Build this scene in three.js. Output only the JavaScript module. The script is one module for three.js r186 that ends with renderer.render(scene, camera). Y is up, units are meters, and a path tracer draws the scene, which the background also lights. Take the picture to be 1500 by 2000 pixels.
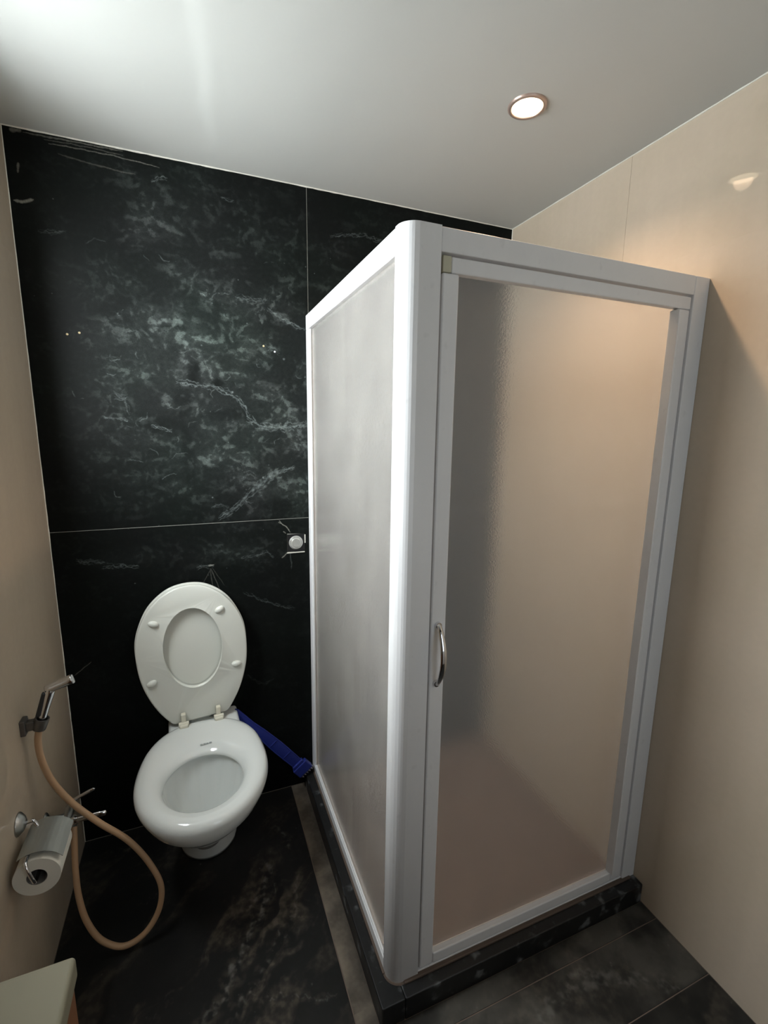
import * as THREE from 'three';
import { RoundedBoxGeometry } from 'three/addons/geometries/RoundedBoxGeometry.js';
import { mergeGeometries, mergeVertices, toCreasedNormals } from 'three/addons/utils/BufferGeometryUtils.js';
import { ImprovedNoise } from 'three/addons/math/ImprovedNoise.js';
import { RectAreaLightUniformsLib } from 'three/addons/lights/RectAreaLightUniformsLib.js';

// ------------------------------------------------------------------ camera, sky, lights, exposure
const W = 1.7375, H = 2.346, ZB = 2.35;          // room: width, height, depth
const XS = 0.856, D = 0.875;                     // shower cubicle: left side plane, front plane
const WIN = { z0: 0.35, z1: 0.84, y0: 1.41, y1: 2.25 };   // opening in the left wall, out of view

const scene = new THREE.Scene();
const camera = new THREE.PerspectiveCamera(95.455, 0.75, 0.02, 30);
camera.position.set(0.4567, 1.5228, 1.7751);
camera.rotation.set(-0.1795, -0.3845, 0.0137, 'YXZ');
scene.background = new THREE.Color(0.75, 0.87, 1.0);

const renderer = new THREE.WebGLRenderer({ antialias: true });
renderer.toneMapping = THREE.LinearToneMapping;
renderer.toneMappingExposure = 1.0;
renderer.shadowMap.enabled = true;
RectAreaLightUniformsLib.init();

// unseen louvre window, slats tilted to throw its light down: one light on the room side of each slat
const SLATS = 6, SLAT_TILT = 0.5, SLAT_H = (WIN.y1 - WIN.y0 - 0.08) / SLATS;
const slatAt = (i) => [-0.092, WIN.y0 + 0.04 + (i + 0.5) * SLAT_H, (WIN.z0 + WIN.z1) / 2];
for (let i = 0; i < SLATS; i++) {
  const [x, y, z] = slatAt(i), nx = Math.cos(SLAT_TILT), ny = -Math.sin(SLAT_TILT);
  const daylight = new THREE.RectAreaLight(new THREE.Color(0.92, 0.98, 1.0), 31, WIN.z1 - WIN.z0 - 0.09, SLAT_H * 0.98);
  daylight.position.set(x + nx * 0.006, y + ny * 0.006, z); daylight.lookAt(x + nx, y + ny, z); scene.add(daylight);
}

// unseen frosted door behind the camera, placed to light the front-facing surfaces
const DOOR = { x0: 0.82, x1: 1.58, y0: 0.95, y1: 1.90 };
const unseenDoorLight = new THREE.RectAreaLight(new THREE.Color(0.80, 0.93, 1.06), 1.25, DOOR.x1 - DOOR.x0 - 0.26, DOOR.y1 - DOOR.y0 - 0.02);
unseenDoorLight.position.set((DOOR.x0 + DOOR.x1) / 2, (DOOR.y0 + DOOR.y1) / 2, ZB - 0.034);
unseenDoorLight.lookAt((DOOR.x0 + DOOR.x1) / 2, (DOOR.y0 + DOOR.y1) / 2, 0);
scene.add(unseenDoorLight);

// warm recessed downlight over the shower cubicle
const LAMP = [1.302, 0.636];
const lampLight = new THREE.SpotLight(new THREE.Color(1.0, 0.69, 0.45), 3.4, 0, 1.23, 0.85, 2);
lampLight.position.set(LAMP[0], H - 0.012, LAMP[1]);
lampLight.target.position.set(LAMP[0], 0, LAMP[1]);
lampLight.castShadow = true; lampLight.shadow.radius = 1.3;
scene.add(lampLight, lampLight.target);

// ------------------------------------------------------------------ helpers
const taken = {};
function numbered(n) { taken[n] = (taken[n] ?? -1) + 1; return taken[n] ? n + '_' + String(taken[n]).padStart(3, '0') : n; }
function mesh(name, geo, mat, parent) {
  const m = new THREE.Mesh(geo, mat); m.name = parent === scene ? numbered(name) : name; m.castShadow = m.receiveShadow = true;
  if (parent !== scene) { let k = 0; const base = name; while (parent.children.some((c) => c.name === m.name)) m.name = base + '_' + String(++k).padStart(3, '0'); }
  parent.add(m); return m;
}
function thing(name, label, category, pos = [0, 0, 0], group) {
  const o = new THREE.Group(); o.name = numbered(name); o.position.set(...pos); o.userData = { label, category }; if (group) o.userData.group = group;
  scene.add(o); return o;
}
function tag(o, label, category, group) { o.userData.label = label; o.userData.category = category; if (group) o.userData.group = group; return o; }
function structure(name) { const o = new THREE.Group(); o.name = numbered(name); o.userData = { kind: 'structure' }; scene.add(o); return o; }
function part(name, parent, pos = [0, 0, 0]) { const g = new THREE.Group(); g.name = name; g.position.set(...pos); parent.add(g); return g; }

// uv in metres from position, by the side each triangle faces
function uvMetres(g) {
  g = g.index ? g.toNonIndexed() : g;
  const p = g.attributes.position, uv = new Float32Array(p.count * 2), a = new THREE.Vector3(), b = new THREE.Vector3(), c = new THREE.Vector3();
  for (let i = 0; i < p.count; i += 3) {
    a.fromBufferAttribute(p, i); b.fromBufferAttribute(p, i + 1).sub(a); c.fromBufferAttribute(p, i + 2).sub(a);
    const n = b.cross(c), x = Math.abs(n.x), y = Math.abs(n.y), z = Math.abs(n.z);
    for (let k = 0; k < 3; k++) {
      const X = p.getX(i + k), Y = p.getY(i + k), Z = p.getZ(i + k);
      const q = z >= x && z >= y ? [X, Y] : y >= x ? [X, Z] : [Z, Y];
      uv[2 * (i + k)] = q[0]; uv[2 * (i + k) + 1] = q[1];
    }
  }
  g.setAttribute('uv', new THREE.BufferAttribute(uv, 2)); return g;
}
function box(x0, x1, y0, y1, z0, z1, r = 0.002) {
  const w = x1 - x0, h = y1 - y0, d = z1 - z0;
  const g = r > 0 ? new RoundedBoxGeometry(w, h, d, 2, Math.min(r, w * 0.49, h * 0.49, d * 0.49)) : new THREE.BoxGeometry(w, h, d);
  g.translate((x0 + x1) / 2, (y0 + y1) / 2, (z0 + z1) / 2); return uvMetres(g);
}
const cyl = (r0, r1, h, n = 28) => new THREE.CylinderGeometry(r0, r1, h, n);
function lathe(pts, n = 40) { return new THREE.LatheGeometry(pts.map(([x, y]) => new THREE.Vector2(x, y)), n); }
function tube(pts, r, n = 60, m = 12) { return new THREE.TubeGeometry(new THREE.CatmullRomCurve3(pts.map((q) => new THREE.Vector3(...q)), false, 'centripetal'), n, r, m, false); }
// closed loft through rings of equal point count
function loft(rings, capA = true, capB = true) {
  const n = rings[0].length, pos = [], idx = [];
  rings.forEach((r) => r.forEach((q) => pos.push(...q)));
  for (let i = 0; i < rings.length - 1; i++) for (let j = 0; j < n; j++) {
    const a = i * n + j, b = i * n + (j + 1) % n, c = a + n, d = b + n; idx.push(a, c, b, b, c, d);
  }
  const cap = (k, flip) => {
    const c = pos.length / 3, m = [0, 1, 2].map((t) => rings[k].reduce((s, q) => s + q[t], 0) / n); pos.push(...m);
    for (let j = 0; j < n; j++) { const a = k * n + j, b = k * n + (j + 1) % n; flip ? idx.push(c, b, a) : idx.push(c, a, b); }
  };
  if (capA) cap(0, false); if (capB) cap(rings.length - 1, true);
  const g = new THREE.BufferGeometry(); g.setAttribute('position', new THREE.Float32BufferAttribute(pos, 3)); g.setIndex(idx); g.computeVertexNormals(); return g;
}
const plain = (g) => { const q = g.index ? g.toNonIndexed() : g; for (const k of Object.keys(q.attributes)) if (!['position', 'normal', 'uv'].includes(k)) q.deleteAttribute(k); if (!q.attributes.uv) q.setAttribute('uv', new THREE.BufferAttribute(new Float32Array(q.attributes.position.count * 2), 2)); if (!q.attributes.normal) q.computeVertexNormals(); return q; };
const merge = (...gs) => mergeGeometries(gs.map(plain));

// ------------------------------------------------------------------ textures
const noise = new ImprovedNoise();
const fbm = (x, y, z, o = 4) => { let s = 0, a = 0.5, f = 1; for (let i = 0; i < o; i++) { s += a * noise.noise(x * f, y * f, z + i * 7.3); a *= 0.5; f *= 2.03; } return s; };
const smooth = (a, b, x) => { const t = Math.min(1, Math.max(0, (x - a) / (b - a))); return t * t * (3 - 2 * t); };
let seedV = 12345; const rnd = () => { seedV = (Math.imul(seedV, 1664525) + 1013904223) >>> 0; return seedV / 4294967296; };
// a layer of strokes and patches in metres, kept as one float per pixel
class Layer {
  constructor(w, h, px) { this.w = w; this.h = h; this.nx = Math.round(w * px); this.ny = Math.round(h * px); this.px = px; this.v = new Float32Array(this.nx * this.ny); }
  dab(x, y, r, a) {
    const p = this.px, x0 = Math.max(0, Math.floor((x - r) * p)), x1 = Math.min(this.nx - 1, Math.ceil((x + r) * p)), y0 = Math.max(0, Math.floor((y - r) * p)), y1 = Math.min(this.ny - 1, Math.ceil((y + r) * p));
    for (let j = y0; j <= y1; j++) for (let i = x0; i <= x1; i++) {
      const d = Math.hypot(i / p - x, j / p - y) / r; if (d < 1) { const k = j * this.nx + i; this.v[k] = Math.max(this.v[k], a * (1 - d * d)); }
    }
  }
  strands(pts, width, a) { for (let k = 0; k < 5; k++) { const o = (k - 2) * width * 0.42; this.vein(pts.map(([x, y]) => [x + o * 0.5 * (rnd() - 0.5), y + o]), width * (k === 2 ? 0.34 : 0.2), a * (k === 2 ? 1 : 0.7), 0.75, k === 2 ? 0.35 : 0.05); } }
  vein(pts, width, a, rough = 1, broken = 0.35) {
    const c = new THREE.CatmullRomCurve3(pts.map(([x, y]) => new THREE.Vector3(x, y, 0)), false, 'centripetal'), L = c.getLength(), n = Math.ceil(L / 0.0012), s = rnd() * 50;
    for (let i = 0; i <= n; i++) {
      const t = i / n, q = c.getPointAt(t), e = Math.min(1, 6 * t + 0.2, 6 * (1 - t) + 0.2);
      const j1 = noise.noise(t * L * 40, s, 1) * 0.012 * rough, j2 = noise.noise(t * L * 130, s, 2) * 0.006 * rough;
      const on = smooth(-broken, 0.35 - broken, noise.noise(t * L * 55, s, 5) + 0.2);
      this.dab(q.x + j1 * 0.6, q.y + j1 + j2, width * e * (0.5 + 0.9 * Math.abs(noise.noise(t * L * 70, s, 9))) + 0.0008, a * on * (0.55 + 0.45 * rnd()));
    }
  }
}
function texture(nx, ny, f, srgb = true) {
  const d = new Uint8Array(nx * ny * 4), enc = (c) => Math.round(255 * Math.min(1, Math.max(0, srgb ? (c <= 0.0031308 ? 12.92 * c : 1.055 * Math.pow(c, 1 / 2.4) - 0.055) : c)));
  for (let j = 0; j < ny; j++) for (let i = 0; i < nx; i++) { const c = f(i, j), o = 4 * (j * nx + i); d[o] = enc(c[0]); d[o + 1] = enc(c[1]); d[o + 2] = enc(c[2]); d[o + 3] = 255; }
  const t = new THREE.DataTexture(d, nx, ny, THREE.RGBAFormat); t.magFilter = THREE.LinearFilter; t.minFilter = THREE.LinearMipmapLinearFilter; t.generateMipmaps = true; t.wrapS = t.wrapT = THREE.RepeatWrapping;
  if (srgb) t.colorSpace = THREE.SRGBColorSpace; t.needsUpdate = true; return t;
}

// black-green granite of the back wall, with its veins, scratches and cracks
const wallTex = (() => {
  const px = 740, V = new Layer(W, H, px), S = new Layer(W, H, px);
  const veins = [
    [[[0.408, 1.665], [0.483, 1.658], [0.541, 1.647], [0.591, 1.626], [0.63, 1.588], [0.644, 1.544]], 0.008, 0.6],
    [[[0.635, 1.548], [0.685, 1.522], [0.778, 1.518], [0.85, 1.532]], 0.013, 0.62], [[[0.523, 1.188], [0.583, 1.223], [0.631, 1.273]], 0.011, 0.5],
    [[[0.631, 1.273], [0.678, 1.31], [0.717, 1.337], [0.765, 1.356]], 0.016, 0.5], [[[0.75, 1.352], [0.806, 1.37]], 0.005, 0.8],
    [[[0.614, 1.961], [0.682, 1.953], [0.721, 1.961]], 0.006, 0.4], [[[0.72, 1.93], [0.769, 1.902], [0.815, 1.882], [0.852, 1.869]], 0.006, 0.65],
    [[[0.178, 1.543], [0.218, 1.539], [0.255, 1.533]], 0.004, 0.5], [[[0.323, 1.517], [0.385, 1.499]], 0.004, 0.65],
    [[[0.066, 1.066], [0.15, 1.058]], 0.008, 0.35], [[[0.141, 1.041], [0.202, 1.04], [0.249, 1.03]], 0.006, 0.45], [[[0.44, 1.01], [0.498, 1.012]], 0.005, 0.6],
    [[[0.595, 1.03], [0.66, 1.036], [0.689, 1.046], [0.715, 1.02]], 0.004, 0.4], [[[0.598, 0.892], [0.683, 0.846], [0.792, 0.799]], 0.004, 0.35],
    [[[0.374, 2.269], [0.4, 2.284], [0.42, 2.285]], 0.004, 0.5], [[[0.22, 1.62], [0.245, 1.6], [0.262, 1.56]], 0.008, 0.28], [[[0.58, 2.26], [0.62, 2.255]], 0.005, 0.3],
    [[[0.60, 1.32], [0.64, 1.35], [0.66, 1.33]], 0.007, 0.3], [[[0.50, 1.23], [0.53, 1.235], [0.56, 1.225]], 0.006, 0.35], [[[0.06, 2.08], [0.13, 2.085]], 0.004, 0.3],
    [[[0.95, 2.2], [1.1, 2.22], [1.25, 2.17]], 0.005, 0.35], [[[1.0, 1.2], [1.2, 1.35], [1.4, 1.4]], 0.009, 0.4], [[[0.95, 0.7], [1.1, 0.62], [1.3, 0.66]], 0.006, 0.35],
    [[[0.70, 1.78], [0.735, 1.80], [0.76, 1.78]], 0.007, 0.35], [[[0.60, 0.55], [0.66, 0.5], [0.70, 0.51]], 0.004, 0.2], [[[0.78, 1.03], [0.785, 0.97]], 0.003, 0.35],
  ];
  for (const [p, w, a] of veins) V.strands(p, w * 1.15, a);
  for (let i = 0; i < 46; i++) { const x = 0.1 + rnd() * 0.75, y = 1.25 + rnd() * 0.85, t = rnd() * 6.3, l = 0.01 + rnd() * 0.025; V.vein([[x, y], [x + l * Math.cos(t), y + l * 0.6 * Math.sin(t)], [x + 1.8 * l * Math.cos(t + 0.4), y + l * Math.sin(t + 0.4)]], 0.0016, 0.14 + 0.3 * rnd(), 0.5, 0.2); }
  for (let i = 0; i < 260; i++) { const x = rnd() * W, y = 0.9 + rnd() * 1.4, near = Math.exp(-(((x - 0.68) / 0.28) ** 2) - (((y - 1.62) / 0.4) ** 2)); if (rnd() < 0.12 + near) V.dab(x, y, 0.0015 + rnd() * 0.0035 * (0.4 + near), 0.2 + rnd() * 0.5); }
  // scraped plaster along the ceiling and left corner, white filler round the flush button
  const scratches = [
    [[[0.05, 2.335], [0.18, 2.337], [0.30, 2.338]], 0.003, 0.45], [[[0.11, 2.319], [0.247, 2.321], [0.40, 2.314]], 0.0018, 0.5], [[[0.1, 2.327], [0.2, 2.33], [0.3, 2.327]], 0.0018, 0.3], [[[0.13, 2.296], [0.24, 2.285], [0.33, 2.28]], 0.0025, 0.22],
    [[[0.02, 2.335], [0.045, 2.338]], 0.007, 0.5],
    [[[0.01, 2.152], [0.032, 2.153], [0.058, 2.163]], 0.006, 0.8], [[[0.031, 2.254], [0.027, 2.227]], 0.004, 0.55], [[[0.741, 1.165], [0.752, 1.15], [0.768, 1.139], [0.782, 1.116]], 0.0022, 1],
    [[[0.737, 1.158], [0.748, 1.153]], 0.002, 0.7], [[[0.755, 1.122], [0.764, 1.112]], 0.003, 0.6], [[[0.769, 1.036], [0.757, 1.024], [0.747, 1.016]], 0.0022, 0.8], [[[0.45, 0.935], [0.487, 1.0]], 0.0016, 0.18], [[[0.484, 1.0], [0.49, 0.92]], 0.002, 0.2], [[[0.486, 1.0], [0.518, 0.90]], 0.0016, 0.3],
    [[[0.49, 1.005], [0.53, 0.93]], 0.0014, 0.16], [[[0.478, 1.011], [0.497, 1.012]], 0.004, 0.6], [[[0.025, 0.661], [0.049, 0.68], [0.079, 0.703]], 0.0018, 0.4],
  ];
  for (const [p, w, a] of scratches) S.vein(p, w, a, 0.15, 0.7);
  // paler green mottling with a soft broad haze, and darker patches
  const clouds = [[0.60, 1.66, 0.27, 0.26, 1], [0.36, 1.75, 0.16, 0.12, 0.8], [0.70, 1.45, 0.18, 0.16, 0.95], [0.44, 1.83, 0.06, 0.10, 0.7], [0.773, 1.28, 0.14, 0.10, 0.8], [0.40, 2.19, 0.16, 0.14, 0.30], [0.55, 2.0, 0.3, 0.25, 0.4], [0.43, 1.38, 0.18, 0.15, 0.45], [1.2, 1.6, 0.5, 0.5, 0.4], [0.25, 1.55, 0.12, 0.2, 0.25], [0.55, 1.06, 0.12, 0.05, 0.5], [0.2, 1.06, 0.1, 0.03, 0.35]];
  const dark = [[0.47, 1.70, 0.025, 0.045, 1], [0.545, 1.665, 0.025, 0.018, 1], [0.43, 1.60, 0.035, 0.08, 0.9], [0.395, 1.83, 0.025, 0.010, 0.8], [0.445, 1.835, 0.022, 0.01, 0.8], [0.57, 1.56, 0.09, 0.02, 0.7], [0.36, 1.52, 0.1, 0.03, 0.6], [0.43, 1.42, 0.02, 0.13, 0.6], [0.74, 1.22, 0.08, 0.03, 0.6]];
  return texture(V.nx, V.ny, (i, j) => {
    const x = i / px, y = j / px, wx = x + 0.04 * fbm(x * 6, y * 6, 20, 3), wy = y + 0.04 * fbm(x * 6, y * 6, 30, 3);
    let c = 0.05; for (const [a, b, r, s, k] of clouds) c += k * Math.exp(-(((wx - a) / r) ** 2) - (((wy - b) / s) ** 2));
    let dk = 0; for (const [a, b, r, s, k] of dark) dk = Math.max(dk, k * Math.exp(-((((wx - a) / r) ** 2 + ((wy - b) / s) ** 2) ** 2)));
    c = Math.min(c, 1.25) * (1 - 0.8 * dk);
    const big = fbm(wx * 7, wy * 9, 3, 4), mid = fbm(wx * 26 + 3 * fbm(x * 9, y * 9, 50, 2), wy * 30, 14, 4), fine = fbm(x * 75, y * 75, 8, 3), grit = noise.noise(x * 330, y * 330, 4);
    const mott = smooth(-0.2, 0.35, big + 0.35 * mid), flake = smooth(0.04, 0.22, mid + 0.35 * fine), crack = Math.pow(1 - Math.min(1, Math.abs(fbm(wx * 16, wy * 20, 17, 3)) * 5), 3) * mott;
    const g = 0.0065 + c * (0.012 + 0.026 * mott * (0.5 + 1.0 * flake) + 0.026 * flake * mott + 0.024 * crack) * (0.8 + 0.45 * grit + 0.5 * fine) + 0.004 * Math.max(0, fine);
    const green = 0.5 + fbm(wx * 4, wy * 4, 41, 3), k = j * V.nx + i, v = V.v[k] * (0.55 + 0.6 * smooth(-0.3, 0.3, fine)) * (0.75 + 0.5 * grit), s = S.v[k];
    let r = g * (0.93 - 0.10 * green), gg = g * (1 + 0.05 * green), b = g * (0.98 - 0.05 * green);
    r += v * 0.24; gg += v * 0.275; b += v * 0.27;
    return [r + s * 0.30, gg + s * 0.29, b + s * 0.25];
  });
})();
wallTex.repeat.set(1 / W, 1 / H);

// dark floor granite: brown veins, dried water marks and dust
const FX = 1.76, FZ = 2.36;
const floorTex = (() => {
  const px = 620, V = new Layer(FX, FZ, px), B = new Layer(FX, FZ, px);
  for (const [p, w, a] of [[[[0.26, 0.86], [0.34, 0.76], [0.43, 0.70], [0.50, 0.60], [0.57, 0.50], [0.63, 0.42]], 0.03, 0.7], [[[0.36, 0.88], [0.47, 0.74], [0.56, 0.66], [0.62, 0.56]], 0.018, 0.55], [[[0.52, 0.47], [0.58, 0.42], [0.62, 0.36], [0.60, 0.31]], 0.026, 0.6],
    [[[0.62, 0.62], [0.68, 0.50], [0.70, 0.40]], 0.012, 0.3], [[[0.20, 0.72], [0.26, 0.68], [0.32, 0.62]], 0.007, 0.3], [[[0.504, 0.705], [0.6, 0.745], [0.735, 0.80]], 0.008, 0.5], [[[0.06, 0.10], [0.12, 0.08], [0.2, 0.10]], 0.012, 0.22], [[[0.2, 0.33], [0.26, 0.32], [0.3, 0.27]], 0.005, 0.25],
    [[[0.95, 1.02], [1.1, 1.06], [1.3, 1.02], [1.5, 1.05]], 0.05, 0.35], [[[1.35, 0.98], [1.5, 1.05], [1.62, 1.12]], 0.05, 0.35], [[[0.66, 0.16], [0.69, 0.24], [0.7, 0.3]], 0.02, 0.45]]) { B.vein(p, w * 1.3, a * 0.9, 2.2, 0.5); V.vein(p, w * 0.35, a * 0.8, 2.0, 0.2); }
  for (let i = 0; i < 260; i++) V.dab(rnd() * FX, rnd() * FZ, 0.001 + rnd() * 0.003, 0.15 + rnd() * 0.4);
  return texture(V.nx, V.ny, (i, j) => {
    const x = i / px, y = j / px, k = j * V.nx + i, big = fbm(x * 5, y * 5, 61, 4), fine = fbm(x * 50, y * 50, 66, 4), m = smooth(-0.25, 0.3, fine + 0.4 * big);
    const u = (x - y) * 0.707, w = (x + y) * 0.707, wu = u + 0.09 * fbm(x * 4, y * 4, 75, 3), wisp = smooth(0.0, 0.30, fbm(wu * 3.2, w * 11 + 1.5 * fbm(x * 6, y * 6, 77, 3), 78, 5) + 0.10 * fine);
    const mask = x < 0.763 ? Math.exp(-(((w - 0.80) / 0.17) ** 2) - (((u + 0.20) / 0.34) ** 2)) + 0.22 : 0.25;
    const g = 0.0075 + 0.006 * smooth(-0.1, 0.45, big) + 0.005 * Math.max(0, fine), b = (B.v[k] * m * 0.5 + 0.85 * wisp * mask * (0.5 + 0.7 * m)) * 0.12, v = V.v[k] * m * 0.18, du = smooth(0.74, 0.86, x) * smooth(0.89, 0.92, y) * (1 - 0.8 * smooth(1.12, 1.14, y)) * (0.01 + 0.06 * smooth(-0.3, 0.3, fbm(x * 8, y * 8, 71, 5)));
    return [g * 0.98 + b * 1.08 + v * 0.95 + du, g + b * 0.88 + v * 0.95 + du * 0.93, g * 0.96 + b * 0.66 + v * 0.9 + du * 0.80];
  });
})();
floorTex.repeat.set(1 / FX, 1 / FZ);
const dustTex = texture(1024, 256, (i, j) => {     // border strips and front slab: grey-brown film of dried dirt on dark stone
  const x = i / 600, y = j / 600, d = smooth(-0.35, 0.35, fbm(x * 9, y * 9, 81, 5)), f = fbm(x * 70, y * 70, 85, 3), g = 0.06 + 0.13 * d + 0.03 * f;
  return [g * 1.12, g * 0.92, g * 0.70];
});
dustTex.repeat.set(600 / 1024, 600 / 256);
const trayTex = texture(512, 512, (i, j) => { const d = fbm(i / 40, j / 40, 87, 5), f = fbm(i / 6, j / 6, 88, 3), k = 1 + 0.4 * d + 0.2 * f; return [0.16 * k, 0.115 * k, 0.09 * k]; });
const curbTex = texture(1024, 256, (i, j) => {
  const x = i / 600, y = j / 600, d = smooth(0.12, 0.42, fbm(x * 18, y * 18, 91, 4)), f = fbm(x * 60, y * 60, 95, 3), g = 0.010 + 0.16 * d + 0.008 * Math.max(0, f);
  return [g * 0.95, g, g * 1.02];
});
curbTex.repeat.set(600 / 1024, 600 / 256);
const beigeTex = texture(1024, 1024, (i, j) => {    // beige stone cladding: faint mottling and vertical grain
  const x = i / 512, y = j / 512, m = fbm(x * 3, y * 2.2, 101, 4), s = fbm(x * 26, y * 1.2, 105, 3), f = fbm(x * 60, y * 60, 109, 2), k = 1 + 0.10 * m + 0.05 * s + 0.04 * f;
  return [0.55 * k, 0.462 * k, 0.36 * k * (1 + 0.04 * m)];
});
beigeTex.repeat.set(0.5, 0.5);
const plasterBump = texture(512, 512, (i, j) => { const v = 0.5 + 0.5 * fbm(i / 40, j / 40, 120, 5); return [v, v, v]; }, false);
const pebbleBump = texture(512, 512, (i, j) => { const v = 0.5 + 0.7 * fbm(i / 5, j / 7, 130, 3); return [v, v, v]; }, false);
pebbleBump.repeat.set(4, 3);
const streakTex = texture(512, 1024, (i, j) => { const s = fbm(i / 9, j / 260, 140, 4), m = fbm(i / 80, j / 120, 144, 4), k = 0.93 + 0.12 * s + 0.18 * m; return [0.93 * k, 0.905 * k, 0.865 * k]; });
streakTex.repeat.set(1.1, 0.52);
const frameTex = texture(512, 512, (i, j) => { const f = fbm(i / 30, j / 60, 150, 4), d = smooth(0.28, 0.42, fbm(i / 16, j / 22, 155, 4)), k = 0.84 + 0.03 * f - 0.05 * d; return [k, k, k * 1.01]; });

// ------------------------------------------------------------------ materials
const std = (o) => new THREE.MeshStandardMaterial(o), phy = (o) => new THREE.MeshPhysicalMaterial(o), lin = (r, g, b) => new THREE.Color().setRGB(r, g, b);
const M = {
  granite: phy({ map: wallTex, roughness: 0.40, specularIntensity: 0.13 }), floor: phy({ map: floorTex, roughness: 0.5, specularIntensity: 0.6 }), dusty: std({ map: dustTex, roughness: 0.7 }), curb: phy({ map: curbTex, roughness: 0.4 }),
  beige: phy({ map: beigeTex, roughness: 0.03, ior: 1.45, specularIntensity: 0.8 }), ceiling: std({ color: lin(0.53, 0.54, 0.515), roughness: 0.85, bumpMap: plasterBump, bumpScale: 0.0008 }),
  caulk: std({ color: lin(0.74, 0.72, 0.64), roughness: 0.7 }), grout: std({ color: lin(0.42, 0.42, 0.37), roughness: 0.9 }), redGrout: std({ color: lin(0.17, 0.125, 0.10), roughness: 0.9 }),
  frame: std({ map: frameTex, roughness: 0.42 }), cap: std({ color: lin(0.55, 0.53, 0.40), roughness: 0.5 }), dark_gap_strip: std({ color: lin(0.02, 0.018, 0.017), roughness: 0.8 }),
  silicone: std({ color: lin(0.12, 0.085, 0.065), roughness: 0.7 }),
  frosted: phy({ map: streakTex, roughness: 0.2, transmission: 0.79, thickness: 0.005, ior: 1.3, bumpMap: pebbleBump, bumpScale: 0.0003 }),
  frostedDoor: phy({ color: lin(1, 1, 0.99), roughness: 0.18, transmission: 0.85, thickness: 0.005, ior: 1.3, bumpMap: pebbleBump, bumpScale: 0.0003 }),
  ceramic: phy({ color: lin(0.73, 0.755, 0.735), roughness: 0.12, clearcoat: 0.5, clearcoatRoughness: 0.04 }), seat: phy({ color: lin(0.74, 0.75, 0.69), roughness: 0.24 }), hinge: std({ color: lin(0.72, 0.69, 0.57), roughness: 0.4 }),
  chrome: std({ color: lin(0.72, 0.72, 0.74), metalness: 1, roughness: 0.09 }), dullChrome: std({ color: lin(0.50, 0.51, 0.50), metalness: 1, roughness: 0.33 }), steel: std({ color: lin(0.45, 0.47, 0.45), metalness: 0.75, roughness: 0.5 }),
  darkRubber: std({ color: lin(0.03, 0.03, 0.032), roughness: 0.45 }), hose: std({ color: lin(0.52, 0.33, 0.19), roughness: 0.45 }), paper: std({ color: lin(0.80, 0.78, 0.70), roughness: 0.95 }), core: std({ color: lin(0.18, 0.17, 0.16), roughness: 0.9 }),
  blue: phy({ color: lin(0.022, 0.036, 0.24), roughness: 0.35 }), bristle: std({ color: lin(0.42, 0.42, 0.50), roughness: 0.7 }),
  counter: phy({ color: lin(0.23, 0.21, 0.145), roughness: 0.7 }), wood: std({ color: lin(0.20, 0.085, 0.035), roughness: 0.5 }), button: std({ color: lin(0.62, 0.62, 0.59), metalness: 0.6, roughness: 0.35 }), blackPlate: std({ color: lin(0.008, 0.008, 0.009), roughness: 0.5 }),
  darkSteel: std({ color: lin(0.16, 0.15, 0.14), metalness: 0.7, roughness: 0.4 }), unseenDoorPane: std({ color: lin(0.6, 0.63, 0.65), emissive: lin(0.9, 0.97, 1), emissiveIntensity: 0.7, roughness: 0.7 }), doorPaint: std({ color: lin(0.62, 0.63, 0.62), roughness: 0.5 }), tray: std({ map: trayTex, roughness: 0.6 }),
  brass: std({ color: lin(0.85, 0.70, 0.42), metalness: 0.3, roughness: 0.4 }), whitePlug: std({ color: lin(0.85, 0.86, 0.9), roughness: 0.5 }), water: phy({ color: lin(0.9, 0.95, 0.93), roughness: 0.02, transmission: 1, thickness: 0.02, ior: 1.33 }), mark: std({ color: lin(0.30, 0.33, 0.33), roughness: 0.4 }),
  lampRing: std({ color: lin(0.55, 0.42, 0.36), metalness: 0.6, roughness: 0.35 }), lampGlow: std({ color: 0xffffff, emissive: lin(1, 0.80, 0.52), emissiveIntensity: 6, roughness: 0.6 }),
  pane: std({ color: lin(0.8, 0.83, 0.85), emissive: lin(0.85, 0.95, 1), emissiveIntensity: 1.5, roughness: 0.6 }), winFrame: std({ color: lin(0.62, 0.62, 0.60), roughness: 0.4 }),
};

// ------------------------------------------------------------------ the room
const T = 0.25;
// floor: slabs with fine joints over a bed
const floor = structure('floor');
mesh('mortar_bed', box(-T, W + T, -0.15, -0.0014, -T, ZB + T, 0), M.redGrout, floor);
const jn = 0.0012;
const slab = (n, x0, x1, z0, z1, mat, y = 0) => mesh(n, box(x0 + jn, x1 - jn, -0.02, y, z0 + jn, z1 - jn, 0.0012), mat, floor);
slab('floor_slab', 0, 0.763, 0, ZB, M.floor, -0.0005); slab('border_strip', 0.763, 0.82, 0, 0.968, M.dusty);
slab('border_strip', 0.82, W, 0.911, 0.968, M.floor); slab('floor_slab', 0.763, W, 0.968, 1.133, M.floor, -0.0003); slab('floor_slab', 0.763, W, 1.133, ZB, M.floor);
slab('shower_tray_slab', 0.886, W, 0, 0.845, M.tray);
mesh('curb_stone', box(0.82, 0.886, -0.02, 0.066, 0.0, 0.911, 0.004), M.curb, floor); mesh('curb_stone', box(0.886, W, -0.02, 0.066, 0.845, 0.911, 0.004), M.curb, floor);

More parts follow.
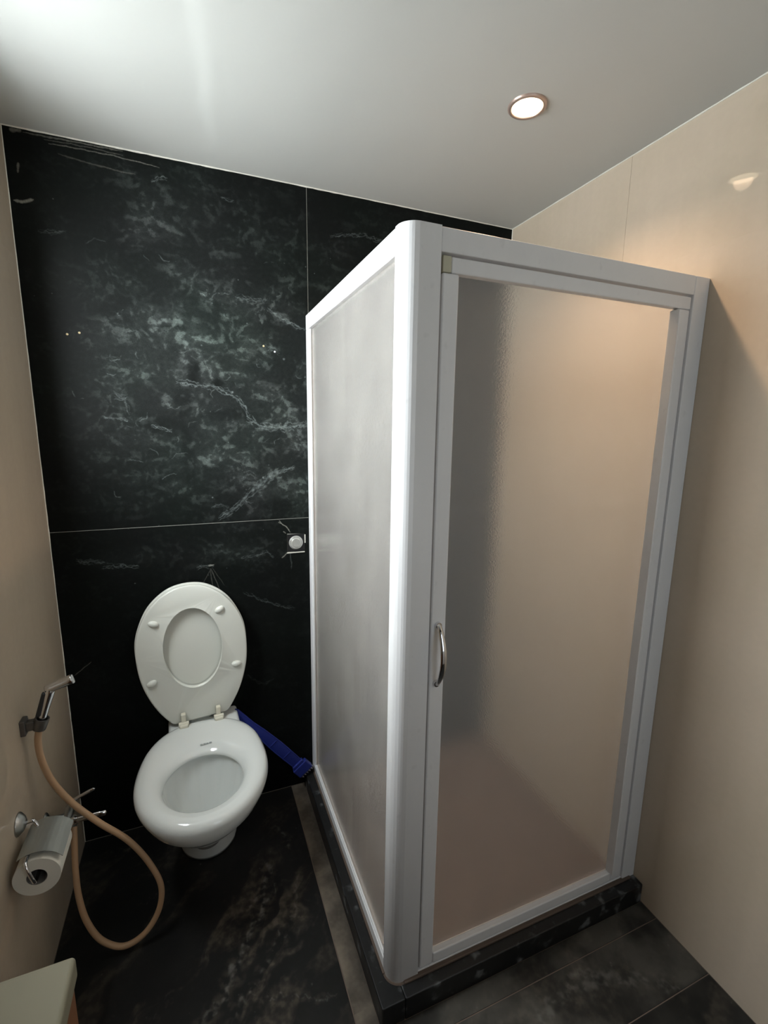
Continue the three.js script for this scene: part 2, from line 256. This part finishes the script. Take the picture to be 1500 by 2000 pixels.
// back wall: backing and four polished slabs, the lower left one cut out for the flush plate
const back = structure('wall_back');
mesh('backing', box(-T, W + T, -0.15, H + 0.1, -0.22, -0.0009, 0), M.grout, back);
const jw = 0.0008, JX = 0.866, JY = 1.171;
const gs = (x0, x1, y0, y1) => mesh('granite_slab', box(x0 + jw, x1 - jw, y0 + jw, y1 - jw, -0.02, 0, 0.0006), M.granite, back);
gs(0, JX, JY, H); gs(JX, W, JY, H); gs(JX, W, 0, JY);
{
  const s = new THREE.Shape([[jw, jw], [JX - jw, jw], [JX - jw, JY - jw], [jw, JY - jw]].map((q) => new THREE.Vector2(...q)));
  s.holes.push(new THREE.Path([[0.770, 1.036], [0.770, 1.112], [0.838, 1.108], [0.838, 1.040]].map((q) => new THREE.Vector2(...q))));
  const g = new THREE.ExtrudeGeometry(s, { depth: 0.019, bevelEnabled: false }); g.translate(0, 0, -0.019); mesh('granite_slab', uvMetres(g), M.granite, back);
}
// left wall with the unseen window opening, right wall of two panels, wall behind the camera
const left = structure('wall_left');
{
  const s = new THREE.Shape([[-ZB, 0], [0, 0], [0, H], [-ZB, H]].map((q) => new THREE.Vector2(...q)));
  s.holes.push(new THREE.Path([[-WIN.z1, WIN.y0], [-WIN.z0, WIN.y0], [-WIN.z0, WIN.y1], [-WIN.z1, WIN.y1]].map((q) => new THREE.Vector2(...q))));
  const g = new THREE.ExtrudeGeometry(s, { depth: T, bevelEnabled: false }); g.rotateY(Math.PI / 2); g.translate(-T, 0, 0); mesh('stone_cladding', uvMetres(g), M.beige, left);
}
const right = structure('wall_right');
mesh('backing', box(W + 0.015, W + T, -0.15, H + 0.1, -0.02, ZB + T, 0), M.grout, right);
for (const [a, b] of [[0, 0.583], [0.583, ZB]]) mesh('stone_panel', box(W, W + 0.02, 0, H, a + 0.0003, b - 0.0003, 0.0006), M.beige, right);
const front = structure('wall_front'); mesh('stone_cladding', box(-T, W + T, 0, H, ZB, ZB + T, 0), M.granite, front);  // out of view, clad dark to lower the light bounced around the room
const door1 = structure('door_1'); mesh('door_leaf', merge(box(DOOR.x0, DOOR.x0 + 0.12, 0.004, 2.02, ZB - 0.04, ZB - 0.001, 0.003), box(DOOR.x1 - 0.12, DOOR.x1, 0.004, 2.02, ZB - 0.04, ZB - 0.001, 0.003), box(DOOR.x0 + 0.12, DOOR.x1 - 0.12, 0.004, DOOR.y0, ZB - 0.04, ZB - 0.001, 0.003), box(DOOR.x0 + 0.12, DOOR.x1 - 0.12, DOOR.y1, 2.02, ZB - 0.04, ZB - 0.001, 0.003)), M.doorPaint, door1);  // unseen door, pale and glazed to light surfaces facing the camera
mesh('unseen_door_pane', box(DOOR.x0 + 0.12, DOOR.x1 - 0.12, DOOR.y0, DOOR.y1, ZB - 0.030, ZB - 0.024, 0), M.unseenDoorPane, door1);
mesh('door_frame', merge(box(0.75, 0.82, 0, 2.09, ZB - 0.045, ZB - 0.001, 0.003), box(1.58, 1.65, 0, 2.09, ZB - 0.045, ZB - 0.001, 0.003), box(0.82, 1.58, 2.02, 2.09, ZB - 0.045, ZB - 0.001, 0.003)), M.doorPaint, door1);
// ceiling with the slight step where two plaster boards meet
const ceil = structure('ceiling');
{
  const g = new THREE.BoxGeometry(W + 2 * T, 0.12, ZB + 2 * T, 160, 1, 60); g.translate(W / 2, H + 0.06, ZB / 2);
  const p = g.attributes.position;
  for (let i = 0; i < p.count; i++) if (p.getY(i) < H + 0.05) {
    const x = p.getX(i), z = p.getZ(i), e = 0.56 - 0.10 * z + 0.012 * noise.noise(z * 9, 3, 1), inside = smooth(0, 0.06, z) * smooth(0, 0.05, x);
    p.setY(i, H + inside * (0.003 * smooth(e - 0.2, e - 0.004, x) * (1 - smooth(e - 0.004, e + 0.012, x)) * smooth(0.05, 0.2, z) + 0.0015 * fbm(x * 3, z * 3, 7, 3)));
  }
  g.computeVertexNormals(); mesh('plaster_board', uvMetres(g), M.ceiling, ceil);
}
// uneven beads of white filler in the corners
function bead(points, r, mat, name = 'trim') {
  const n = points.length, rings = [];
  const A = new THREE.Vector3(...points[0]), B = new THREE.Vector3(...points[n - 1]), dir = B.clone().sub(A).normalize(), u = Math.abs(dir.y) > 0.5 ? new THREE.Vector3(1, 0, 0) : new THREE.Vector3(0, 1, 0), v = dir.clone().cross(u), m = 90;
  for (let i = 0; i <= m; i++) {
    const c = A.clone().lerp(B, i / m), k = r * (0.75 + 0.9 * Math.abs(noise.noise(i * 0.37, A.x * 9, A.z * 7)));
    rings.push(Array.from({ length: 8 }, (_, j) => { const t = j / 8 * Math.PI * 2; return c.clone().addScaledVector(u, k * Math.cos(t)).addScaledVector(v, k * Math.sin(t)).toArray(); }));
  }
  const o = mesh(name, loft(rings), mat, scene); o.userData.kind = 'structure'; return o;
}
let trimN = 1;
for (const [a, b, r] of [[[0, H, 0], [W, H, 0], 0.0032], [[W, H, 0.002], [W, H, ZB], 0.003], [[W, 0.0, 0], [W, H, 0], 0.003], [[0, 0, 0], [0, H, 0], 0.0022]]) bead([a, b], r, M.caulk, 'trim_' + trimN++);

// window out of view: glowing slats in a frame, lighting the cubicle side
{
  const w = structure('unseen_window_1'), { z0, z1, y0, y1 } = WIN, x0 = -0.127, x1 = -0.057;
  mesh('window_frame', merge(box(x0, x1, y0, y1, z0, z0 + 0.04), box(x0, x1, y0, y1, z1 - 0.04, z1), box(x0, x1, y0, y0 + 0.04, z0 + 0.04, z1 - 0.04), box(x0, x1, y1 - 0.04, y1, z0 + 0.04, z1 - 0.04)), M.winFrame, w);
  for (let i = 0; i < SLATS; i++) { const [x, y, z] = slatAt(i), g = box(-0.003, 0.003, -SLAT_H * 0.52, SLAT_H * 0.52, z0 + 0.035 - z, z1 - 0.035 - z, 0.001); g.rotateZ(-SLAT_TILT); const m = mesh('glass_slat', g, M.pane, w); m.position.set(x, y, z); }
}

// ------------------------------------------------------------------ recessed downlight
{
  const o = thing('downlight', 'round recessed ceiling downlight glowing warm white above the shower cubicle', 'ceiling light', [LAMP[0], H, LAMP[1]]);
  mesh('trim_ring', lathe([[0.039, 0.004], [0.039, -0.004], [0.041, -0.006], [0.0455, -0.0062], [0.0495, -0.003], [0.050, 0.004]], 56), M.lampRing, o);
  mesh('diffuser', lathe([[0.0001, -0.0065], [0.026, -0.006], [0.037, -0.0035], [0.0395, 0.003]], 48), M.lampGlow, o);
}

// ------------------------------------------------------------------ shower cubicle
{
  const o = thing('shower_enclosure', 'corner shower cubicle with frosted panels in a white aluminium frame', 'shower', [0, 0, 0]);
  const yb = 0.066, yt = 1.92, PF = XS + 0.082, PZ = 0.829;
  // rounded corner post
  const r = 0.037, s = new THREE.Shape();
  s.moveTo(XS, -PZ); s.lineTo(XS, -(D - r)); s.absarc(XS + r, -(D - r), r, Math.PI, Math.PI * 1.5, false); s.lineTo(PF, -D); s.lineTo(PF, -(D - 0.028)); s.lineTo(XS + 0.046, -(D - 0.028)); s.lineTo(XS + 0.028, -(D - 0.046)); s.lineTo(XS + 0.028, -PZ); s.closePath();
  const pg = new THREE.ExtrudeGeometry(s, { depth: yt + 0.0012 - yb, bevelEnabled: true, bevelSize: 0.0012, bevelThickness: 0.0012, bevelOffset: -0.0012, bevelSegments: 2, curveSegments: 20 });
  pg.rotateX(-Math.PI / 2); pg.translate(0, yb, 0); mesh('corner_post', uvMetres(toCreasedNormals(pg, 0.5)), M.frame, o);
  mesh('header_rail', box(PF + 0.0006, 1.684, 1.8735, yt, D - 0.03, D - 0.0005), M.frame, o);
  mesh('wall_profile', box(1.684, W - 0.0005, yb, yt, D - 0.032, D), M.frame, o);
  mesh('dark_gap_strip', box(PF - 0.004, PF + 0.006, yb, 1.8735, D - 0.0285, D - 0.024, 0), M.dark_gap_strip, o);  // dark strip backing the gap between post and door
  mesh('sill_rail', box(PF, 1.684, yb, 0.0755, D - 0.028, D - 0.004), M.frame, o);
  mesh('silicone_bead', merge(box(XS - 0.006, XS + 0.004, yb - 0.002, yb + 0.006, 0.002, D - 0.035, 0.003), box(XS + 0.04, W - 0.02, yb - 0.002, yb + 0.006, D - 0.006, D + 0.007, 0.003), cyl(0.040, 0.043, 0.004).translate(XS + 0.0375, yb + 0.001, D - 0.0375)), M.silicone, o);
  // fixed side panel
  const side = part('side_panel', o);
  mesh('top_rail', box(XS, XS + 0.026, 1.868, yt, 0.001, PZ - 0.0006), M.frame, side); mesh('bottom_rail', box(XS, XS + 0.026, yb, 0.103, 0.001, PZ - 0.0006), M.frame, side);
  mesh('wall_stile', box(XS, XS + 0.026, 0.1035, 1.8675, 0.001, 0.040), M.frame, side);
  mesh('glazing_bead', merge(box(XS + 0.003, XS + 0.009, 0.1035, 1.8675, 0.040, 0.048, 0.001), box(XS + 0.003, XS + 0.009, 0.1035, 0.109, 0.048, PZ, 0.001)), M.frame, side);
  mesh('frosted_pane', box(XS + 0.011, XS + 0.016, 0.098, 1.873, 0.036, PZ + 0.006, 0), M.frosted, side);
  // door
  const door = part('door', o), zf = D - 0.004, zk = D - 0.026, x0 = 0.9445, x1 = 1.681, y0 = 0.0775, y1 = 1.8685;
  mesh('stile', box(x0, x0 + 0.040, y0, y1 - 0.0315, zk, zf, 0.005), M.frame, door); mesh('stile', box(x1 - 0.046, x1, y0, y1 - 0.0315, zk, zf, 0.005), M.frame, door);
  mesh('glazing_bead', box(1.627, 1.6352, 0.112, 1.832, zk + 0.004, zf + 0.012, 0.002), M.frame, door);
  mesh('rail', box(x0 + 0.0205, x1, y1 - 0.031, y1, zk, zf, 0.003), M.frame, door); mesh('rail', box(x0 + 0.0405, x1 - 0.0465, y0, 0.110, zk, zf, 0.004), M.frame, door);
  mesh('corner_cap', box(x0, x0 + 0.020, y1 - 0.031, y1 + 0.0005, zk, zf + 0.0006, 0.002), M.cap, door).userData.label = 'yellowed plastic corner cap';
  mesh('frosted_pane', box(x0 + 0.036, x1 - 0.042, 0.104, 1.842, zk + 0.003, zk + 0.008, 0), M.frostedDoor, door);
  // bow handle
  const hx = x0 + 0.018, ya = 0.918, yc = 1.072, pts = [], rings = [];
  for (let i = 0; i <= 40; i++) {
    const t = i / 40, y = ya + (yc - ya) * t, e = Math.min(1, Math.sin(Math.PI * t) * 1.0), z = zf + 0.004 + 0.030 * Math.pow(e, 0.75), w = 0.0055 + 0.003 * e, d = 0.0035 + 0.001 * e;
    const dz = 0.030 * 0.75 * Math.pow(Math.max(e, 0.15), -0.25) * Math.cos(Math.PI * t) * Math.PI / (yc - ya), nl = Math.hypot(1, dz), ny = -dz / nl, nz = 1 / nl;
    rings.push(Array.from({ length: 16 }, (_, j) => { const a = -j / 16 * Math.PI * 2; return [hx + w * Math.cos(a), y + ny * d * Math.sin(a), z + nz * d * Math.sin(a)]; }));
  }
  const hg = merge(loft(rings), new THREE.CylinderGeometry(0.0075, 0.0085, 0.008, 20).rotateX(Math.PI / 2).translate(hx, ya + 0.003, zf + 0.003), new THREE.CylinderGeometry(0.0075, 0.0085, 0.008, 20).rotateX(Math.PI / 2).translate(hx, yc - 0.003, zf + 0.003));
  mesh('handle', hg, M.chrome, door).userData.label = 'chrome bow handle';
}

// ------------------------------------------------------------------ toilet
{
  const o = thing('toilet', 'white ceramic toilet with its seat and lid raised against the black granite wall', 'toilet', [0.43, 0, 0.002]); o.rotation.y = 0.05;
  const N = 72;
  const ring = (y, zc, a, bf, br, rip = 0) => Array.from({ length: N }, (_, j) => {
    const t = -j / N * Math.PI * 2, c = Math.cos(t), s = Math.sin(t), e = s < 0 && br > 0.2 ? 2.0 + 0.35 * Math.min(1, -s * 2) : 2, k = Math.pow(Math.pow(Math.abs(c), e) + Math.pow(Math.abs(s), e), -1 / e) * (1 + rip * Math.cos(18 * t));
    return [a * c * k, y, zc + (s > 0 ? bf : br) * s * k];
  });
  const outer = [ring(0, 0.125, 0.100, 0.118, 0.10), ring(0.012, 0.125, 0.101, 0.119, 0.10), ring(0.1, 0.13, 0.097, 0.124, 0.105), ring(0.18, 0.15, 0.103, 0.15, 0.125), ring(0.25, 0.20, 0.122, 0.20, 0.165), ring(0.31, 0.26, 0.15, 0.25, 0.215), ring(0.355, 0.305, 0.172, 0.248, 0.24), ring(0.385, 0.33, 0.187, 0.249, 0.255),
    ring(0.405, 0.34, 0.197, 0.24, 0.266), ring(0.421, 0.342, 0.200, 0.24, 0.270), ring(0.434, 0.342, 0.198, 0.236, 0.268), ring(0.443, 0.342, 0.191, 0.228, 0.262), ring(0.447, 0.342, 0.181, 0.218, 0.25), ring(0.4475, 0.344, 0.167, 0.203, 0.235), ring(0.445, 0.35, 0.151, 0.192, 0.21), ring(0.439, 0.358, 0.137, 0.165, 0.175), ring(0.430, 0.366, 0.126, 0.143, 0.15), ring(0.420, 0.370, 0.120, 0.130, 0.136),
    ring(0.411, 0.370, 0.118, 0.127, 0.132), ring(0.405, 0.369, 0.120, 0.128, 0.134), ring(0.398, 0.366, 0.126, 0.134, 0.142)];
  const turnBowl = (g) => g.translate(0, 0, -0.07).rotateY(-0.055).translate(-0.006, 0, 0.065);
  mesh('bowl', merge(turnBowl(loft(outer, true, false)), (() => { const g = new RoundedBoxGeometry(0.245, 0.085, 0.135, 4, 0.012); g.translate(0, 0.393, 0.071); return g; })()), M.ceramic, o);
  const bowlIn = [ring(0.400, 0.366, 0.128, 0.135, 0.143), ring(0.385, 0.365, 0.127, 0.134, 0.142, 0.01), ring(0.35, 0.364, 0.120, 0.126, 0.13, 0.018), ring(0.31, 0.362, 0.108, 0.113, 0.112, 0.022), ring(0.27, 0.358, 0.090, 0.095, 0.09, 0.022), ring(0.235, 0.352, 0.066, 0.072, 0.066, 0.012), ring(0.21, 0.348, 0.050, 0.055, 0.05), ring(0.19, 0.345, 0.045, 0.05, 0.045)];
  mesh('bowl_interior', turnBowl(loft(bowlIn, false, true)), M.ceramic, o);
  mesh('water', turnBowl(loft([ring(0.222, 0.350, 0.057, 0.062, 0.057), ring(0.2255, 0.350, 0.0575, 0.0625, 0.0575)])), M.water, o);
  // faint printed mark on the slope at the back of the rim
  { const g = merge(...[-0.016, -0.006, 0.003, 0.013].map((x, i) => box(x - 0.004, x + 0.004, 0, 0.0006, -0.002 - 0.0006 * (i % 2), 0.0025, 0))); g.rotateX(0.30); const m = mesh('printed_mark', g, M.mark, o); m.position.set(-0.003, 0.4352, 0.206); }
  // raised seat and lid
  const tilt = new THREE.Matrix4().makeTranslation(-0.010, 0.452, 0.060).multiply(new THREE.Matrix4().makeRotationZ(0.042)).multiply(new THREE.Matrix4().makeRotationX(-0.028));
  const half = [[0.0, 0.512], [0.05, 0.504], [0.096, 0.478], [0.136, 0.437], [0.166, 0.382], [0.183, 0.325], [0.186, 0.26], [0.180, 0.19], [0.163, 0.125], [0.140, 0.07], [0.115, 0.028], [0.098, 0.006], [0.085, 0.0]];
  const outline = (grow, open = []) => { const c = new THREE.SplineCurve([...half.slice().reverse().map(([x, y]) => new THREE.Vector2(-x - grow * Math.sign(x || 1) * (x > 0 ? 1 : 0), y + grow * (y > 0.4 ? 1 : 0))), ...half.slice(1).map(([x, y]) => new THREE.Vector2(x + grow, y + grow * (y > 0.4 ? 1 : 0)))]); return new THREE.Shape([...c.getPoints(140)]); };
  const seat = part('seat', o);
  const sh = outline(0); sh.holes.push(new THREE.Path().absellipse(0, 0.277, 0.105, 0.158, 0, Math.PI * 2, true));
  const sg = new THREE.ExtrudeGeometry(sh, { depth: 0.008, bevelEnabled: true, bevelSize: 0.006, bevelThickness: 0.006, bevelOffset: -0.006, bevelSegments: 5, curveSegments: 60 });
  sg.translate(0, 0, 0.0); sg.applyMatrix4(tilt); mesh('seat_ring', toCreasedNormals(sg, 0.6), M.seat, seat);
  for (const [x, y, a] of [[-0.118, 0.394, -0.35], [0.101, 0.405, 0.5], [0.142, 0.182, -0.1], [-0.146, 0.178, 0.4]]) {
    const g = new THREE.SphereGeometry(1, 24, 16); g.scale(0.0175, 0.0115, 0.011); g.rotateZ(a); g.translate(x, y, 0.014); g.applyMatrix4(tilt); mesh('bumper', g, M.seat, seat);
  }
  const ls = outline(0.0025); const lg = new THREE.ExtrudeGeometry(ls, { depth: 0.006, bevelEnabled: true, bevelSize: 0.005, bevelThickness: 0.004, bevelOffset: -0.005, bevelSegments: 4 });
  const tab = new THREE.ExtrudeGeometry(new THREE.Shape([[-0.036, 0.01], [-0.034, -0.012], [-0.018, -0.02], [0.018, -0.02], [0.034, -0.012], [0.036, 0.01]].map((q) => new THREE.Vector2(...q))), { depth: 0.007, bevelEnabled: true, bevelSize: 0.002, bevelThickness: 0.002, bevelSegments: 2 });
  lg.translate(0, 0, -0.021); tab.translate(0, 0, -0.019); const lid = merge(toCreasedNormals(lg, 0.6), toCreasedNormals(tab, 0.6)); lid.applyMatrix4(tilt); mesh('lid', lid, M.seat, o);
  for (const x of [-0.062, 0.058]) {
    const g = merge(new RoundedBoxGeometry(0.016, 0.038, 0.018, 3, 0.003).translate(0, 0.020, -0.004), cyl(0.008, 0.008, 0.034, 20).rotateZ(Math.PI / 2).translate(0, 0.003, 0.004), new RoundedBoxGeometry(0.03, 0.018, 0.03, 3, 0.005).translate(0, -0.004, 0.004));
    g.translate(x - 0.008, 0.453, 0.088); mesh('hinge', g, M.hinge, o).userData.label = 'cream plastic seat hinge';
  }
}

// ------------------------------------------------------------------ flush button in its square cut-out
{
  const o = thing('flush_button', 'round grey metal flush button set in a square cut-out of the granite', 'flush button', [0.804, 1.074, 0]);
  mesh('back_plate', box(-0.0335, 0.0335, -0.0355, 0.0345, -0.0008, -0.0003, 0), M.blackPlate, o);
  const g = lathe([[0.0001, 0.007], [0.016, 0.007], [0.0185, 0.0055], [0.0195, 0.004], [0.022, 0.0045], [0.0255, 0.003], [0.0275, 0.0], [0.0275, -0.0004]], 48).rotateX(Math.PI / 2);  mesh('push_disc', toCreasedNormals(g, 0.35), M.button, o);
  mesh('filler_edge', merge(box(-0.036, 0.034, -0.0415, -0.0375, -0.0007, 0.0006, 0.0003), box(0.034, 0.038, -0.004, 0.03, -0.0007, 0.0005, 0.0003)), M.caulk, o).userData.label = 'chipped white filler edge';
}
// screws left in the granite
[[0.108, 1.794, 'left brass screw of the two high on the granite near the beige wall', M.brass], [0.141, 1.801, 'right brass screw of the two high on the granite near the beige wall', M.brass], [0.703, 1.803, 'brass screw left of a white plug in the granite by the cubicle', M.brass], [0.742, 1.786, 'white wall plug beside a brass screw in the granite by the cubicle', M.whitePlug]].forEach(([x, y, l, m]) => {
  tag(mesh('wall_screw', lathe([[0.0001, 0.0022], [0.002, 0.002], [0.0034, 0.0008], [0.0038, -0.004], [0.0001, -0.004]], 18).rotateX(Math.PI / 2).translate(x, y, 0), m, scene), l, 'screw', 'fixings left in the granite wall');
});

// ------------------------------------------------------------------ hand sprayer, its holder, hose and valve
{
  const z = 0.42, h = thing('sprayer_holder', 'dull chrome wall bracket holding the hand sprayer on the beige wall', 'bracket', [0, 0.748, z]);
  mesh('wall_plate', box(-0.001, 0.012, -0.022, 0.020, -0.016, 0.016, 0.003), M.darkSteel, h);
  mesh('cup', merge(box(0.010, 0.030, -0.013, 0.012, -0.010, 0.010, 0.003), lathe([[0.0115, -0.016], [0.0155, -0.016], [0.017, 0.014], [0.013, 0.014], [0.0115, -0.016]], 28).rotateZ(-0.33).translate(0.042, 0.0, 0)), M.darkSteel, h);
  const s = thing('hand_sprayer', 'chrome bidet hand sprayer with a beige hose looping down to the floor', 'hand sprayer', [0.042, 0.748, z]);
  const ax = new THREE.Vector3(0.031, 0.097, 0).normalize(), rz = -Math.atan2(ax.x, ax.y);
  const hg = lathe([[0.0001, -0.018], [0.0085, -0.018], [0.009, 0.0], [0.0105, 0.004], [0.0105, 0.012], [0.0095, 0.015], [0.0105, 0.05], [0.0125, 0.085], [0.0115, 0.1], [0.004, 0.104], [0.0001, 0.104]], 28).rotateZ(rz); mesh('handle', hg, M.chrome, s);
  mesh('trigger', (() => { const g = new RoundedBoxGeometry(0.010, 0.066, 0.012, 3, 0.003); g.translate(-0.010, 0.055, 0.006); g.rotateZ(rz); return g; })(), M.darkRubber, s).userData.label = 'black trigger lever';
  const nz = lathe([[0.0001, -0.012], [0.010, -0.011], [0.0118, 0.0], [0.0128, 0.04], [0.0128, 0.052], [0.011, 0.0545], [0.0001, 0.0545]], 30).rotateZ(-Math.PI / 2 + 0.30).translate(0.030, 0.094, 0); mesh('nozzle', nz, M.chrome, s);
  const hp = [[0.036, 0.731, 0.42], [0.031, 0.70, 0.42], [0.031, 0.655, 0.418], [0.045, 0.575, 0.412], [0.083, 0.49, 0.41], [0.146, 0.41, 0.42], [0.215, 0.335, 0.43], [0.268, 0.24, 0.44], [0.292, 0.16, 0.45], [0.277, 0.085, 0.458], [0.235, 0.035, 0.466], [0.185, 0.022, 0.468], [0.133, 0.055, 0.46], [0.098, 0.12, 0.447], [0.079, 0.19, 0.425], [0.072, 0.26, 0.40], [0.070, 0.32, 0.375], [0.068, 0.365, 0.352]].map(([x, y, zz]) => [x - 0.042, y - 0.748, zz - z]);
  mesh('hose', tube(hp, 0.0082, 160, 14), M.hose, s).userData.label = 'beige rubber hose';
  const v = thing('angle_valve', 'chrome twin-lever water valve low on the beige wall behind the paper holder', 'valve', [0, 0.398, 0.35]);
  mesh('body', merge(lathe([[0.0001, 0], [0.024, 0], [0.024, 0.003], [0.016, 0.008], [0.011, 0.01], [0.011, 0.05], [0.0001, 0.05]], 32).rotateZ(-Math.PI / 2), cyl(0.0125, 0.0125, 0.075, 24).rotateX(Math.PI / 2).translate(0.055, 0, 0), cyl(0.009, 0.010, 0.03, 20).translate(0.068, -0.020, 0.0)), M.dullChrome, v);
  const lever = (l, r) => lathe([[0.0001, 0], [r * 1.25, 0.001], [r * 1.3, 0.012], [r * 0.95, 0.018], [r * 1.1, l * 0.8], [r * 0.9, l * 0.96], [0.0001, l]], 22).scale(1, 1, 0.75).rotateZ(-Math.PI / 2);
  const l1 = mesh('lever', lever(0.092, 0.0085), M.chrome, v); l1.position.set(0.066, 0.0, 0.022);
  const l2 = mesh('lever', lever(0.078, 0.005), M.chrome, v); l2.position.set(0.052, 0.026, -0.022); l2.rotation.z = 0.38; 
}

// ------------------------------------------------------------------ toilet paper holder and roll
{
  const RX = 0.057, RY = 0.472, Z0 = 0.510, Z1 = 0.620, R = 0.048;
  const h = thing('toilet_paper_holder', 'chrome toilet paper holder with a curved cover flap on the beige wall', 'paper holder', [0, 0.545, 0.52]);
  mesh('rosette', lathe([[0.0001, 0.016], [0.010, 0.016], [0.018, 0.012], [0.027, 0.003], [0.028, -0.001], [0.0001, -0.001]], 36).rotateZ(-Math.PI / 2), M.dullChrome, h);
  const L = (q) => [q[0], q[1] - 0.545, q[2] - 0.52];
  mesh('arm', tube([[0.005, 0.541, 0.520], [0.030, 0.546, 0.520], [0.034, 0.541, 0.520], [0.040, 0.530, 0.524], [0.042, 0.5265, 0.535], [0.042, 0.5265, 0.615], [0.043, 0.524, 0.632], [0.047, 0.515, 0.638], [0.056, 0.482, 0.638], [0.057, 0.474, 0.634], [RX, RY, 0.60], [RX, RY, 0.53]].map(L), 0.0042, 120, 12), M.chrome, h).userData.label = 'bent chrome wire arm';
  const cover = [], th = 0.0012;
  for (const [rr, dirn] of [[R + 0.0145, 1], [R + 0.0145 - th, -1]]) for (let i = 0; i <= 24; i++) { const k = dirn > 0 ? i : 24 - i, a = 2.2 - 1.65 * k / 24; cover.push([rr * Math.cos(a), rr * Math.sin(a)]); }
  const cs = new THREE.Shape(cover.map((q) => new THREE.Vector2(...q))); const cg = new THREE.ExtrudeGeometry(cs, { depth: 0.108, bevelEnabled: false }); cg.translate(RX, RY - 0.545, 0.505 - 0.52);
  mesh('cover_flap', toCreasedNormals(cg, 0.5), M.steel, h).userData.label = 'curved satin metal cover flap';
  const r = thing('toilet_paper_roll', 'white toilet paper roll under the chrome cover by the beige wall', 'toilet paper', [RX, RY, Z0]);
  const pr = lathe([[0.021, 0], [R, 0.0005], [R, Z1 - Z0 - 0.0005], [0.021, Z1 - Z0], [0.021, 0]], 64).rotateX(Math.PI / 2); mesh('paper', toCreasedNormals(pr, 0.5), M.paper, r);
  const co = lathe([[0.0195, 0.001], [0.0208, 0.001], [0.0208, Z1 - Z0 - 0.001], [0.0195, Z1 - Z0 - 0.001], [0.0195, 0.001]], 40).rotateX(Math.PI / 2); mesh('cardboard_core', toCreasedNormals(co, 0.5), M.core, r);
}

// ------------------------------------------------------------------ blue squeegee brush leaning in the corner
{
  const A = new THREE.Vector3(0.812, 0.096, 0.040), B = new THREE.Vector3(0.547, 0.425, 0.030), d = B.clone().sub(A), L = d.length();
  const o = thing('toilet_brush', 'blue plastic brush leaning behind the toilet against the black wall', 'brush', A.toArray()); o.rotation.z = Math.atan2(-d.x, d.y); o.rotation.x = 0.0;
  const s = new THREE.Shape([[-0.020, 0.03], [-0.0225, 0.17], [-0.018, 0.27], [-0.0125, 0.33], [-0.012, L - 0.004], [-0.007, L + 0.008], [0.007, L + 0.008], [0.012, L - 0.004], [0.0125, 0.33], [0.018, 0.27], [0.0225, 0.17], [0.020, 0.03]].map((q) => new THREE.Vector2(...q)));
  s.holes.push(new THREE.Path().absellipse(0, L - 0.006, 0.0045, 0.0045, 0, Math.PI * 2, true));
  const base = new THREE.ExtrudeGeometry(s, { depth: 0.006, bevelEnabled: true, bevelSize: 0.0012, bevelThickness: 0.001, bevelSegments: 2 }); base.translate(0, 0, -0.006);
  const rim = []; for (const k of [-1, 1]) rim.push(tube([[k * 0.0205, 0.03, 0], [k * 0.0225, 0.17, 0], [k * 0.018, 0.27, 0], [k * 0.0125, 0.33, 0], [k * 0.011, L, 0]], 0.0024, 40, 8));
  const ribs = [0.115, 0.20].map((y) => box(-0.019, 0.019, y - 0.0015, y + 0.0015, -0.002, 0.003, 0.0008));
  mesh('rivet', new THREE.CylinderGeometry(0.0042, 0.0042, 0.006, 20).rotateX(Math.PI / 2).translate(0, L - 0.006, -0.001), M.bristle, o).userData.label = 'pale round rivet';
  mesh('handle', merge(toCreasedNormals(base, 0.5), ...rim, ...ribs), M.blue, o);
  mesh('head', merge(box(-0.034, 0.034, -0.010, 0.036, -0.012, 0.012, 0.004), box(-0.026, 0.026, 0.034, 0.050, -0.010, 0.008, 0.004)), M.blue, o);
  const br = []; for (let i = 0; i < 11; i++) br.push(cyl(0.0026, 0.0024, 0.014, 8).translate(-0.030 + i * 0.006, -0.016, 0.003 * (i % 2 ? 1 : -1))); const bm = mesh('bristles', merge(...br), M.bristle, o); bm.userData.label = 'short pale bristles';
}

// ------------------------------------------------------------------ basin counter at the lower left
{
  const z0 = 1.177, h = 0.85, x1 = 0.279;
  tag(mesh('countertop', uvMetres(new RoundedBoxGeometry(x1, 0.032, ZB - z0 - 0.002, 4, 0.006).translate(x1 / 2, h - 0.016, (z0 + ZB - 0.002) / 2)), M.counter, scene), 'cream stone countertop corner at the lower left, beside the beige wall', 'countertop');
  const c = thing('vanity_cabinet', 'brown wooden vanity cabinet under the cream countertop', 'cabinet', [0, 0, z0]);
  mesh('side_panel', box(0.001, x1 - 0.022, 0.002, h - 0.032, 0.006, 0.024), M.wood, c); mesh('door', box(x1 - 0.022, x1 - 0.004, 0.06, h - 0.036, 0.008, 0.56), M.wood, c); mesh('door', box(x1 - 0.022, x1 - 0.004, 0.06, h - 0.036, 0.564, 1.16), M.wood, c); mesh('plinth', box(0.001, x1 - 0.04, 0.001, 0.058, 0.024, 1.16), M.wood, c);
}

renderer.render(scene, camera);
